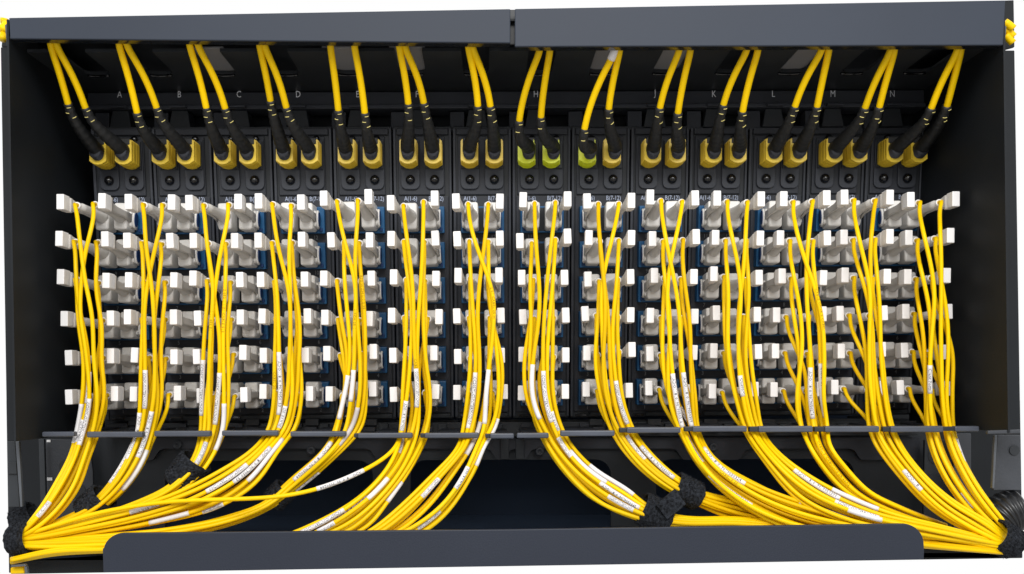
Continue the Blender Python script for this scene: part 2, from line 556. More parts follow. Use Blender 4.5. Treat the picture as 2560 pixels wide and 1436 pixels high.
# dark fascia either side of the lip under the cable bundle
quad_plate('tray_fascia', [(26, 1402), (270, 1386), (270, mask_bot(270)), (26, mask_bot(26))], 0.068, .002, 'wall')
quad_plate('tray_fascia', [(2300, 1372), (2557, 1378), (2557, mask_bot(2557)), (2300, mask_bot(2300))], 0.068, .002, 'wall')

# cable fingers: bar in front, stem to the ledge
bars = [(104, 185, 1080, 1092, 0), (216, 356, 1080, 1094, 0), (385, 525, 1078, 1092, 0), (554, 695, 1077, 1090, 0),
        (725, 864, 1079, 1092, 0), (884, 1031, 1083, 1096, 10), (1050, 1197, 1083, 1096, 11), (1213, 1285, 1084, 1097, 12),
        (1292, 1372, 1083, 1096, 0), (1401, 1537, 1077, 1091, 0), (1549, 1702, 1069, 1083, 18), (1712, 1868, 1066, 1080, 20),
        (1875, 2033, 1066, 1081, 22), (2038, 2199, 1066, 1081, 25), (2209, 2360, 1066, 1081, 18), (2361, 2449, 1066, 1079, 27)]
DB = 0.063
for x0, x1, y0, y1, dk in bars:
    p, q = U(x0 + dk, y0, DB), U(x1, y1, DB)
    fin = obj('cable_finger', box_me(p[0], q[0], DB - .0040, DB, q[2], p[2], .0006), 'bar', cab)
    if dk:
        e = U(x0, y0, DB)
        obj('end_cap', box_me(e[0], p[0] + .0002, DB - .0038, DB - .0008, q[2] + .0002, p[2] - .0002, .0004), 'black', fin)
    c = (p[0] + q[0]) / 2
    ww = min(.0075, (q[0] - p[0]) * .3)
    obj('stem', box_me(c - ww, c + ww, 0.0, DB - .0042, (p[2] + q[2]) / 2 - .0006, (p[2] + q[2]) / 2 + .0004, .0002), 'face', fin)

# ---------------------------------------------------------------- rack posts and odds at the two sides
def post(label, pieces, holes, chips=()):
    r = empty('rack_post', label, 'rack post', tuple(U(*pieces[0][1][0], pieces[0][2])), group='rack posts beside the frame')
    base = r.location.copy()
    def add(name, me, m):
        me.transform(Matrix.Translation(-base))
        return obj(name, me, m, r)
    for nm, pp, d, th, m in pieces:
        w = [U(x, y, d) for x, y in pp]
        add(nm, prism_me([(p[0], p[2]) for p in w], d - th, d, .0003), m)
    for x, y, d, rx in holes:
        p = U(x, y, d)
        me = loft_me([(d + .0001, p[0], p[2], rx, rx), (d + .0003, p[0], p[2], rx, rx)], 20, 'hole', False)
        add('bolt_hole', me, 'black')
    for x, y, d, w_ in chips:
        p = U(x, y, d)
        add('paper_chip', box_me(p[0] - w_, p[0] + w_, d, d + .0004, p[2] - w_ * .6, p[2] + w_ * .6, .0001), 'chip')
    return r
post('grey perforated rack post below the left wall with white paper chips',
     [('post_plate', [(112, 1098), (222, 1100), (232, 1180), (235, 1300), (225, 1345), (118, 1345)], .004, .002, 'steel'),
      ('post_return', [(96, 1098), (110, 1098), (117, 1345), (104, 1345)], .012, .002, 'back'),
      ('post_edge', [(38, 1104), (47, 1104), (56, 1268), (50, 1268)], .062, .002, 'edge'),
      ('outer_plate', [(mask_l(1104), 1104), (37, 1104), (49, 1268), (mask_l(1268), 1268)], .058, .002, 'back'),
      ('slot_plate', [(mask_l(1156) + 1, 1156), (40, 1156), (42, 1186), (mask_l(1186) + 1, 1186)], .0592, .001, 'black'),
      ],
     [(165, 1167, .004, .0036), (196, 1228, .004, .0038)], [(125, 1198, .0042, .0013), (122, 1103, .0042, .0010)])
post('grey perforated rack post below the right wall behind the cords',
     [('post_plate', [(2312, 1100), (2395, 1100), (2388, 1320), (2308, 1320)], .002, .002, 'back'),
      ('post_return', [(2384, 1084), (2428, 1084), (2428, 1330), (2384, 1330)], .012, .002, 'steel'),
      ('post_edge', [(2487, 1088), (2494, 1088), (2486, 1222), (2481, 1222)], .062, .002, 'edge'),
      ('outer_plate', [(2494, 1088), (mask_r(1088), 1088), (mask_r(1226), 1226), (2484, 1226)], .058, .002, 'steel')],
     [(2340, 1140, .002, .0042), (2336, 1205, .002, .0042), (2536, 1126, .0585, .0023)])

# black backing filling the sides below the walls
quad_plate('side_backing', [(mask_l(1000), 1000), (420, 1040), (420, 1420), (mask_l(1425), mask_bot(30) - 3)], -0.030, .002, 'wall')
quad_plate('side_backing', [(2120, 1040), (mask_r(1000), 1000), (mask_r(1393), 1393), (2120, 1393)], -0.030, .002, 'wall')

# ================================================================ CASSETTES
HEAD = pz(498)
ZT, ZM, ZB = pz(316), pz(490), pz(1046)
PORTZ = pz(395)
SCRZ = pz(450)
AXZ = 0.0075      # port axis above its number
mesh_c = {}
def build_module():
    parts = []
    def A(name, me, m, sub=None):
        me.materials.append(M[m])
        parts.append((name, me, sub))
        return len(parts) - 1
    A('housing', box_me(-.0146, .0146, -.006, 0.0, ZB, ZT, .0004), 'black')
    for s in (-1, 1):
        x0, x1 = (-.0146, -.0132) if s < 0 else (.0134, .0146)
        A('side_rail', box_me(x0, x1, 0.0002, .0012, ZB + .001, ZT - .001, .0003), 'face2')
    A('upper_plate', box_me(-.0122, .0112, .0002, .0012, ZM + .0005, pz(341), .0004), 'face')
    A('top_strip', box_me(-.0128, .0130, .0002, .0014, pz(338), ZT - .001, .0004), 'face')
    A('lower_plate', box_me(-.0128, .0130, .0002, .0010, pz(1030), ZM - .0001, .0004), 'face')
    A('lower_latch', box_me(-.0050, .0128, .0002, .0022, ZB + .0008, pz(1032), .0004), 'back')
    A('release_slot', box_me(-.0120, -.0060, .0002, .0008, ZB + .0008, pz(1036), .0002), 'gloss')
    for s in (-1, 1):
        x = s * .0061
        w = .0047
        pts = [(x - w, pz(350))] + [(x - w, pz(460))] + arc(x - w + .0028, pz(466) + .0012, .0028, 200, 270, 4) + arc(x + w - .0028, pz(466) + .0012, .0028, 270, 340, 4) + [(x + w, pz(460)), (x + w, pz(350))]
        A('port_bracket', prism_me(pts, .0014, .0026, .0003), 'face2')
        A('port_shroud', box_me(x - .0044, x + .0044, .0028, .0040, pz(424), pz(354), .0003), 'black')
        A('thumb_screw', loft_me([(.0027 + .0027 * math.sin(t), x, SCRZ, .0024 * math.cos(t), .0024 * math.cos(t)) for t in (0, .25, .5, .75, 1.0, 1.25, 1.45)], 18, 'knob'), 'gloss')
        A('upper_screw', loft_me([(.0027, x + .0012, pz(349), .0018, .0018), (.0036, x + .0012, pz(349), .0016, .0016), (.0041, x + .0012, pz(349), .0008, .0008)], 12, 'knob'), 'gloss')
    for r in range(6):
        zc = (2.5 - r) * ROWP + AXZ
        i = A('adapter', box_me(-.0109, .0109, .0011, .0062, zc - .0057, zc + .0075, .0004), 'blue')
        A('adapter_mouth', box_me(-.0070, .0070, .0063, .0067, zc - .0048, zc + .0066, .0001), 'black', i)
        for s in (-1, 1):
            A('alignment_tab', box_me(s * .0092 - .0007, s * .0092 + .0007, .0063, .0074, zc - .0046, zc - .0030, .0001), 'navy', i)
        for c in (0, 1):
            n = 11 + c - 2 * r
            me = text_me(str(n), .0021, .85, .0)
            me.transform(Matrix.Translation(((c * 2 - 1) * COLH, -.00108, (2.5 - r) * ROWP)))
            A('port_number', me, 'dimprint')
    for c, t in ((0, 'A(1-6)'), (1, 'B(7-12)')):
        me = text_me(t, .0023, .80, .0)
        me.transform(Matrix.Translation(((c * 2 - 1) * .0062 + (.0005 if c else 0), -.00108, HEAD)))
        A('port_heading', me, 'print')
    return parts
MOD = build_module()
for m in range(14):
    p = panel((m - 6.5) * PITCH, 0)
    side = 'sixth' if False else ''
    root = empty('fibre_cassette', 'charcoal fibre cassette under the white letter ' + LETTERS[m], 'cassette', tuple(p), W_EUL, 'cassettes side by side in the frame')
    made = []
    for name, me, sub in MOD:
        made.append(obj(name, me, None, made[sub] if sub is not None else root))

# ================================================================ CABLE BUNDLES
# stations: (xl, yl, xr, yr) photo positions of the outer edges, from top to end
def V(y, a, b):
    return (a, y, b, y)
UP = {
 0: [V(540, 188, 222), V(620, 178, 232), V(700, 190, 235), V(800, 196, 258), V(900, 206, 257), V(1000, 203, 268), V(1085, 190, 248)],
 1: [V(540, 345, 380), V(620, 350, 385), V(700, 352, 396), V(800, 352, 398), V(900, 352, 402), V(1000, 350, 404), V(1081, 340, 386)],
 2: [V(540, 508, 545), V(620, 510, 550), V(700, 512, 566), V(800, 508, 568), V(900, 508, 570), V(1000, 505, 570), V(1078, 502, 563)],
 3: [V(540, 690, 725), V(620, 697, 728), V(700, 700, 745), V(800, 693, 756), V(900, 688, 758), V(1000, 686, 758), V(1076, 672, 738)],
 4: [V(540, 862, 900), V(620, 850, 912), V(700, 850, 922), V(800, 852, 920), V(900, 862, 918), V(1000, 854, 916), V(1080, 836, 898)],
 5: [V(540, 1012, 1068), V(620, 1018, 1068), V(700, 1020, 1066), V(800, 1016, 1066), V(900, 1012, 1070), V(1000, 1006, 1082), V(1080, 996, 1074)],
 6: [V(540, 1172, 1215), V(620, 1178, 1232), V(700, 1178, 1242), V(800, 1178, 1250), V(900, 1178, 1255), V(1000, 1170, 1250), V(1080, 1158, 1232)],
 7: [V(540, 1328, 1372), V(620, 1322, 1372), V(700, 1318, 1380), V(800, 1320, 1382), V(900, 1312, 1386), V(1000, 1318, 1392), V(1090, 1352, 1414)],
 8: [V(540, 1490, 1540), V(620, 1494, 1545), V(700, 1492, 1546), V(800, 1490, 1542), V(900, 1488, 1548), V(1000, 1504, 1560), V(1085, 1532, 1590)],
 9: [V(540, 1655, 1715), V(620, 1655, 1718), V(700, 1655, 1726), V(800, 1655, 1728), V(900, 1658, 1728), V(1000, 1672, 1738), V(1085, 1700, 1752)],
 10: [V(540, 1812, 1880), V(620, 1820, 1886), V(700, 1820, 1886), V(800, 1814, 1880), V(900, 1818, 1880), V(1000, 1836, 1892), V(1080, 1860, 1906)],
 11: [V(540, 1982, 2035), V(620, 1986, 2048), V(700, 1988, 2062), V(800, 1992, 2064), V(900, 1994, 2062), V(1000, 1990, 2058), V(1078, 2004, 2070)],
 12: [V(540, 2150, 2200), V(620, 2152, 2212), V(700, 2164, 2208), V(800, 2164, 2206), V(900, 2166, 2208), V(1000, 2168, 2220), V(1078, 2174, 2238)],
 13: [V(540, 2322, 2368), V(620, 2316, 2372), V(700, 2318, 2372), V(800, 2314, 2376), V(900, 2312, 2382), V(1000, 2316, 2380), V(1078, 2318, 2388)],
}
LOW = {
 0: [(172, 1140, 226, 1150, 52), (138, 1205, 205, 1216, 58), (104, 1262, 160, 1280, 64), (68, 1308, 106, 1326, 68), (46, 1334, 62, 1346, 66), (36, 1342, 40, 1354, 66)],
 1: [(303, 1158, 362, 1160, 52), (256, 1227, 292, 1250, 56), (220, 1262, 240, 1288, 58), (150, 1296, 170, 1318, 60), (66, 1328, 70, 1345, 66), (36, 1338, 36, 1355, 66)],
 2: [(477, 1148, 520, 1174, 54), (433, 1202, 466, 1224, 58), (330, 1256, 350, 1284, 62), (200, 1298, 208, 1324, 64), (66, 1332, 68, 1352, 66), (36, 1340, 36, 1356, 66)],
 3: [(634, 1120, 703, 1124, 56), (552, 1175, 648, 1206, 62), (463, 1222, 562, 1264, 66), (330, 1270, 400, 1310, 68), (200, 1303, 220, 1342, 70), (66, 1336, 66, 1362, 67), (36, 1344, 36, 1360, 66)],
 4: [(819, 1108, 865, 1120, 52), (716, 1204, 736, 1234, 50), (662, 1254, 684, 1270, 54), (570, 1288, 600, 1308, 60), (420, 1318, 440, 1346, 66), (200, 1336, 210, 1366, 70), (66, 1346, 66, 1370, 67), (36, 1350, 36, 1368, 66)],
 5: [(973, 1145, 1043, 1156, 56), (888, 1244, 974, 1254, 66), (745, 1322, 905, 1328, 72), (560, 1356, 600, 1374, 74), (256, 1366, 256, 1384, 76), (130, 1370, 130, 1392, 74), (25, 1393, 25, 1412, 70)],
 6: [(1146, 1112, 1218, 1108, 54), (1078, 1190, 1196, 1174, 60), (1004, 1260, 1138, 1276, 66), (925, 1325, 1078, 1325, 72), (700, 1362, 760, 1382, 74), (258, 1344, 258, 1372, 74), (66, 1352, 66, 1376, 68), (36, 1354, 36, 1372, 66)],
 7: [(1405, 1178, 1474, 1161, 54), (1516, 1274, 1585, 1233, 60), (1590, 1301, 1617, 1262, 64), (1662, 1316, 1682, 1286, 64), (1840, 1318, 1850, 1292, 62), (2060, 1345, 2070, 1318, 64), (2320, 1372, 2320, 1352, 72), (2508, 1386, 2518, 1378, 67)],
 8: [(1585, 1164, 1640, 1142, 54), (1673, 1234, 1696, 1192, 58), (1734, 1262, 1750, 1226, 58), (1810, 1294, 1826, 1244, 56), (1960, 1318, 1990, 1284, 56), (2150, 1336, 2180, 1310, 60), (2320, 1366, 2320, 1342, 70), (2508, 1382, 2518, 1374, 67)],
 9: [(1736, 1158, 1794, 1146, 58), (1833, 1256, 1895, 1208, 64), (1960, 1322, 2030, 1262, 68), (2150, 1348, 2185, 1305, 70), (2330, 1352, 2330, 1322, 72), (2508, 1378, 2518, 1364, 67)],
 10: [(1910, 1158, 1950, 1132, 58), (1984, 1246, 2050, 1204, 66), (2110, 1304, 2192, 1270, 72), (2320, 1346, 2340, 1308, 76), (2508, 1374, 2518, 1354, 67)],
 11: [(2014, 1110, 2076, 1106, 54), (2053, 1172, 2122, 1170, 56), (2110, 1235, 2178, 1228, 58), (2200, 1284, 2240, 1258, 58), (2286, 1312, 2292, 1280, 54), (2360, 1330, 2370, 1310, 46)],
 12: [(2246, 1194, 2304, 1174, 58), (2329, 1278, 2385, 1250, 64), (2425, 1332, 2484, 1312, 68), (2508, 1368, 2518, 1348, 67)],
 13: [(2356, 1194, 2438, 1190, 54), (2405, 1265, 2478, 1254, 58), (2468, 1325, 2520, 1308, 60), (2515, 1352, 2530, 1335, 60)],
}
STRAY = [(1006, 1095, 58), (990, 1125, 62), (955, 1152, 66), (912, 1176, 70), (850, 1204, 74), (790, 1225, 78), (720, 1240, 80), (640, 1247, 81), (500, 1250, 81), (400, 1256, 80), (300, 1271, 80), (220, 1288, 80), (130, 1316, 80), (70, 1336, 76), (44, 1346, 72)]

PXM = 4.85
def stations(m):
    out = []
    for xl_, yl_, xr_, yr_ in UP[m]:
        w3 = (xr_ - xl_) * .05
        out.append([xl_ + 4 - w3, yl_, xr_ - 4 + w3, yr_, None])
    for s in LOW[m]:
        xl_, yl_, xr_, yr_, d = s
        v = np.array([xr_ - xl_, yr_ - yl_], float)
        n = v / (np.linalg.norm(v) + 1e-9) * 5
        out.append([xl_ + n[0], yl_ + n[1], xr_ - n[0], yr_ - n[1], d])
    return out

def dense(st):
    """densify stations with smooth interpolation -> arrays L(px), R(px), d"""
    A = np.array([[s[0], s[1], s[2], s[3], (-1 if s[4] is None else s[4])] for s in st], float)
    for i in range(len(A)):
        if A[i, 4] < 0:
            A[i, 4] = 46.5 + 0.08 * (1085 - A[i, 1]) / PXM
    c = (A[:, :2] + A[:, 2:4]) / 2
    t = np.concatenate([[0], np.cumsum(np.linalg.norm(np.diff(c, axis=0), axis=1))])
    # Catmull-Rom tangents
    Tn = np.zeros_like(A)
    for i in range(len(A)):
        if i == 0:
            Tn[i] = (A[1] - A[0]) / (t[1] - t[0])
        elif i == len(A) - 1:
            Tn[i] = (A[-1] - A[-2]) / (t[-1] - t[-2])
        else:
            h0, h1 = t[i] - t[i - 1], t[i + 1] - t[i]
            Tn[i] = ((A[i] - A[i - 1]) / h0 * h1 + (A[i + 1] - A[i]) / h1 * h0) / (h0 + h1)
    q = np.arange(0, t[-1], 6.0)
    k = np.clip(np.searchsorted(t, q, side='right') - 1, 0, len(A) - 2)
    h = (t[k + 1] - t[k])[:, None]
    u = ((q - t[k]) / (t[k + 1] - t[k]))[:, None]
    H = (2 * u ** 3 - 3 * u ** 2 + 1) * A[k] + (u ** 3 - 2 * u ** 2 + u) * h * Tn[k] + (-2 * u ** 3 + 3 * u ** 2) * A[k + 1] + (u ** 3 - u ** 2) * h * Tn[k + 1]
    return q, H

def sstep(x):
    x = np.clip(x, 0, 1)
    return x * x * (3 - 2 * x)

# connector meshes (origin on the panel surface, pointing to the viewer, axis d)
def connector_meshes(s):
    d = {}
    bb_ = box_me(-.0033, .0033, .0068, .0178, -.0060, .0070, .0011, 3, 'connector_body')
    d['connector_body'] = ('grey', bb_)
    d['boot'] = ('grey2', loft_me([(.0170, 0, .0004, .0032, .0034), (.0184, 0, .0004, .0031, .0033), (.0200, 0, .0005, .0029, .0030), (.0235, 0, .0006, .0025, .0026), (.0270, 0, .0007, .0022, .0022), (.0300, 0, .0007, .0020, .0020), (.0380, 0, .0007, .0019, .0019), (.0400, 0, .0007, .00195, .00195), (.0404, 0, .0007, .00155, .00155),
                                 (.0440, 0, .0007, .0014, .0014)], 16, 'boot'))
    d['collar_ring'] = ('white', loft_me([(.0436, 0, .0007, .00142, .00142), (.0440, 0, .0007, .00165, .00165), (.0449, 0, .0007, .00165, .00165), (.0452, 0, .0007, .00145, .00145), (.0452, 0, .0007, .0011, .0011), (.0445, 0, .0007, .00105, .00105)], 16, 'collar_ring'))
    d['side_clip'] = ('grey', loft_me([(.0066, s * .0037, -.0004, .0006, .0042, 5), (.0090, s * .0038, -.0004, .0007, .0043, 5), (.0098, s * .0036, -.0004, .0005, .0036, 5), (.0106, s * .0038, -.0004, .0007, .0042, 5),
                                      (.0140, s * .0037, -.0003, .0006, .0040, 5), (.0150, s * .0039, -.0002, .0006, .0032, 4)], 16, 'side_clip'))
    d['pull_arm'] = ('white2', loft_me([(.0148, s * .0040, .0000, .0006, .0022, 5), (.0220, s * .0038, .0008, .0006, .0016, 5), (.0300, s * .0035, .0010, .0007, .0017, 5), (.0360, s * .0038, .0012, .0008, .0021, 5),
                                       (.0405, s * .0047, .0015, .0011, .0029, 6), (.0412, s * .0050, .0016, .0013, .0031, 7), (.0414, s * .0052, .0013, .0016, .0034, 8), (.0441, s * .0053, .0013, .0016, .0034, 8)], 16, 'pull_arm'))
    mt = Matrix.Translation((s * .0040, -.0108, -.0002)) @ Matrix.Rotation(s * math.pi / 2, 4, 'Z')
    w1 = loft_me([(0, 0, 0, .0031, .0045), (.0007, 0, 0, .0031, .0045), (.0010, 0, 0, .0028, .0042)], 18, 'latch_wheel'); w1.transform(mt)
    w2 = loft_me([(.0009, 0, 0, .0023, .0036), (.0013, 0, 0, .0022, .0035)], 18, 'wheel_face', False); w2.transform(mt)
    d['latch_wheel'] = ('grey', w1)
    d['wheel_face'] = ('navy', w2)
    tb = box_me(s * .0054 - .00175, s * .0054 + .00175, .0442, .0502, .0015 - .0035, .0015 + .0035, .00035, 2)
    for p in tb.polygons:
        p.use_smooth = False
    d['pull_tab'] = ('white', tb)
    return d
M['white2'] = mat('ivory_arm_plastic', (0.68, 0.65, 0.61), 0.38, 0.4, 0.03, 120)
CM = {s: connector_meshes(s) for s in (-1, 1)}
for s in CM:
    for k_, (m_, me_) in CM[s].items():
        me_.materials.append(M[m_])

ROWN = ['top', 'second', 'third', 'fourth', 'fifth', 'bottom']
cords = {}
NUMS = ['', 'one', 'two', 'three', 'four', 'five', 'six', 'seven', 'eight', 'nine', 'ten', 'eleven', 'twelve']
for m in range(14):
    q, H = dense(stations(m))
    c_y = (H[:, 1] + H[:, 3]) / 2
    # lateral slots
    slot = {}
    lat = {(0, 0): -0.35, (0, 1): -0.75, (0, 2): -1.0, (0, 3): -0.55, (0, 4): -0.2, (0, 5): -0.85,
           (1, 0): 0.35, (1, 1): 0.75, (1, 2): 1.0, (1, 3): 0.1, (1, 4): 0.55, (1, 5): 0.9}
    if m in (0, 1, 6, 9):
        lat[(0, 0)], lat[(1, 0)] = 0.3, -0.6
    if m in (2, 8, 12):
        lat[(0, 1)], lat[(1, 0)] = 0.15, -0.5
    if m in (11,):
        lat[(0, 0)], lat[(1, 0)] = 0.95, -0.2
    if m in (3, 4, 5, 10):
        lat[(0, 0)], lat[(1, 0)] = -0.1, 0.15
    for c in (0, 1):
        for r in range(6):
            s = c * 2 - 1
            base = panel((m - 6.5) * PITCH + s * .0047, (2.5 - r) * ROWP + AXZ)
            jx, jz = rnd.gauss(0, .013), rnd.gauss(0, .011)
            if m == 4 and c == 0 and r == 1:
                jx, jz = .055, .0
            if m == 8 and c == 0 and r == 1:
                jx = .02
            rotz = -.028 - .006 + jx        # lean of the plug
            e = Euler((-.004 + jz, rnd.gauss(0, .02), -rotz * -1 if False else rotz), 'XYZ')
            R = e.to_matrix()
            tip = np.array(R @ Vector((0, -.0450, .0007))) + base
            dirv = np.array(R @ Vector((0, -1, 0)))
            pe = proj(tip)
            k = (1 - c) + 2 * (5 - r)         # tier: upper rows pass in front
            off = lat[(c, r)] + rnd.uniform(-.10, .10)
            ph, am = rnd.uniform(0, 6.28), rnd.uniform(.08, .34)
            wig = off + am * np.sin(q / rnd.uniform(75, 150) + ph) * np.interp(q, [0, 480, 560], [1, 1, .45])
            wig = np.clip(wig, -1.05, 1.05)
            f = (wig + 1) / 2
            X = H[:, 0] * (1 - f) + H[:, 2] * f
            Y = H[:, 1] * (1 - f) + H[:, 3] * f
            D = H[:, 4] + 0.95 * k
            i0 = int(np.searchsorted(c_y, pe[1] + 14))
            Lj = [280, 250, 220, 185, 145, 105][r] * rnd.uniform(.85, 1.15)
            w_ = sstep((q[i0:] - q[i0] + 8) / Lj)
            tt0 = q[i0:] - q[i0]
            # lateral approach of a hanging cable is quick at first
            w_ = 0.55 * w_ + 0.45 * np.sin(np.clip((tt0 + 2) / (Lj * .9), 0, 1) * math.pi / 2)
            tt = q[i0:] - q[i0]
            xx = pe[0] * (1 - w_) + X[i0:] * w_
            yy = (pe[1] + 14 + tt) * (1 - w_) + Y[i0:] * w_
            wd = sstep((tt + 6) / 75.0)
            dd = (-tip[1] * 1000 + 4.5) * (1 - wd) + D[i0:] * wd
            PT = [tip - dirv * .004, tip, tip + dirv * .0022]
            stray = (m == 5 and c == 0 and r == 2)
            for a_, b_, c_ in zip(xx, yy, dd):
                if stray and b_ > 1085:
                    break
                PT.append(U(a_, b_, c_ / 1000))
            if stray:
                sp = np.array(STRAY, float)
                tt_ = np.arange(len(sp))
                for u_ in np.linspace(0, len(sp) - 1, 120):
                    a_, b_, c_ = (np.interp(u_, tt_, sp[:, j]) for j in range(3))
                    PT.append(U(a_, b_, c_ / 1000))
            P = resample(PT[2:], .0016)
            P = np.vstack([PT[0], PT[1], P])
            P = smooth_path(P, 30 if stray else 14, pin=3)
            n = 11 + c - 2 * r
            side = 'left' if c == 0 else 'right'
            lab = 'yellow patch lead with white pull tab in port %s under letter %s' % (NUMS[n], LETTERS[m])
            root = empty('patch_lead', lab, 'patch lead', tuple(base), group='yellow patch leads in the cassettes')
            for k_, (m_, me_) in CM[s].items():
                obj(k_, me_, None, root, rot=e)
            cords[(m, c, r)] = dict(root=root, P=P, base=base, tier=k, used=[])

def px_path(P):
    q = P - CAM
    c, s = math.cos(ROLL), math.sin(ROLL)
    u, v = F * q[:, 0] / q[:, 1], -F * q[:, 2] / q[:, 1]
    return np.stack([CX + c * u - s * v, CY + s * u + c * v], 1)

# sleeves read off the photo: bundle, start, end, text (None = plain side seen)
A1, C1, K1 = 'ADO118101907905', 'CC20SMLCUNTERM-NDOP', 'Client Ports'
SL = [
 (0, 200, 1013, 188, 1112, None), (0, 222, 998, 205, 1112, C1), (0, 222, 932, 214, 1006, C1), (0, 130, 1262, 106, 1300, C1), (0, 208, 1045, 200, 1105, A1 + '0217'),
 (1, 351, 1032, 322, 1152, A1 + '0021'), (1, 368, 1030, 343, 1148, A1 + '0176'), (1, 371, 928, 373, 1020, C1), (1, 322, 1100, 278, 1205, A1 + '0210'), (1, 362, 1122, 301, 1215, None), (1, 331, 1198, 303, 1245, C1),
 (2, 512, 901, 509, 1035, C1), (2, 546, 934, 530, 1060, C1), (2, 563, 1006, 520, 1122, None), (2, 512, 1108, 484, 1152, C1), (2, 435, 1230, 402, 1250, C1),
 (3, 706, 880, 690, 1034, A1 + '0153'), (3, 711, 1012, 694, 1066, A1), (3, 680, 1120, 590, 1212, A1 + '0153'), (3, 715, 1106, 622, 1202, None), (3, 622, 1164, 516, 1232, C1), (3, 402, 1260, 322, 1284, A1 + '0206'), (3, 560, 1258, 505, 1274, C1), (3, 478, 1308, 378, 1328, None),
 (4, 875, 940, 851, 1052, None), (4, 889, 928, 870, 1000, None), (4, 897, 1022, 858, 1120, None), (4, 822, 1108, 736, 1200, A1 + '0264'), (4, 804, 1184, 738, 1226, C1),
 (5, 1045, 918, 1034, 1020, C1), (5, 1022, 1003, 1003, 1080, A1), (5, 998, 1096, 990, 1132, C1), (5, 972, 1198, 925, 1252, None), (5, 926, 1254, 800, 1310, A1 + '0068'), (5, 855, 1266, 745, 1322, C1), (5, 1000, 1208, 974, 1256, None), (5, 840, 1308, 795, 1328, C1),
 (6, 1184, 934, 1165, 1070, C1), (6, 1232, 922, 1210, 1056, None), (6, 1241, 1045, 1198, 1172, None), (6, 1200, 1058, 1165, 1140, None), (6, 1165, 1164, 1130, 1216, A1), (6, 1102, 1204, 1060, 1252, C1), (6, 1100, 1284, 1045, 1324, C1),
 (7, 1334, 914, 1353, 1048, None), (7, 1350, 924, 1374, 1058, C1), (7, 1368, 1030, 1388, 1080, A1), (7, 1395, 1094, 1428, 1148, C1), (7, 1428, 1124, 1508, 1220, None), (7, 1475, 1164, 1584, 1238, None), (7, 1500, 1200, 1600, 1262, A1 + '0345'), (7, 1530, 1232, 1588, 1268, C1),
 (8, 1538, 950, 1564, 1062, C1), (8, 1544, 1040, 1562, 1076, 'CC20SM'), (8, 1572, 1086, 1616, 1150, C1), (8, 1606, 1118, 1692, 1190, A1 + '0057'),
 (9, 1686, 936, 1712, 1066, A1 + '0316'), (9, 1708, 930, 1736, 1066, A1 + '0309'), (9, 1680, 1034, 1696, 1068, 'CC20SM'), (9, 1716, 1090, 1760, 1160, C1), (9, 1766, 1120, 1862, 1210, A1 + '0324'), (9, 1772, 1190, 1882, 1266, A1 + '0401'), (9, 1995, 1258, 2122, 1296, A1 + '0363'),
 (10, 1842, 936, 1856, 988, 'CC20SM'), (10, 1984, 1172, 2096, 1250, A1 + '0390'), (10, 2084, 1222, 2190, 1276, None), (10, 2085, 1254, 2196, 1302, C1), (10, 2115, 1275, 2200, 1305, None),
 (11, 2026, 920, 2044, 1048, A1 + '0276'), (11, 2050, 910, 2056, 1045, C1),
 (12, 2266, 1176, 2304, 1222, 'ADO1181'),
 (13, 2334, 914, 2342, 986, K1), (13, 2390, 1100, 2410, 1156, K1), (13, 2410, 1232, 2432, 1270, K1),
]
for s_ in cords.values():
    s_['px'] = px_path(s_['P'])
def add_sleeve(c, i0, i1, txt, dull=False):
    seg = c['P'][i0:i1 + 1]
    if len(seg) < 4:
        return
    c['used'].append((i0 - 4, i1 + 4))
    loc = seg - c['base']
    sl = obj('label_sleeve', tube_me(loc, .00110, 10, 'label_sleeve'), 'sleeve2' if dull else 'sleeve', c['root'])
    if txt:
        obj('lettering', wrap_text(txt, .00150, loc, .00115, rnd.uniform(-.35, .45)), 'ink', sl)
for m, x0, y0, x1, y1, txt in SL:
    best = None
    for (mm, c_, r_), s_ in cords.items():
        if mm != m or (m == 5 and c_ == 0 and r_ == 2):
            continue
        d0 = np.hypot(s_['px'][:, 0] - x0, s_['px'][:, 1] - y0)
        d1 = np.hypot(s_['px'][:, 0] - x1, s_['px'][:, 1] - y1)
        i0, i1 = int(d0.argmin()), int(d1.argmin())
        if i1 <= i0 + 4 or any(not (i1 < a_ or i0 > b_) for a_, b_ in s_['used']):
            continue
        cost = d0[i0] + d1[i1] - 2.2 * s_['tier']
        if best is None or cost < best[0]:
            best = (cost, s_, i0, i1)
    if best:
        add_sleeve(best[1], best[2], best[3], txt, dull=(txt is None and m == 4 and y0 > 1000))
st_ = cords[(5, 0, 2)]
i0 = int(np.hypot(st_['px'][:, 0] - 912, st_['px'][:, 1] - 1176).argmin())
i1 = int(np.hypot(st_['px'][:, 0] - 790, st_['px'][:, 1] - 1225).argmin())
add_sleeve(st_, i0, i1, A1 + '0264')
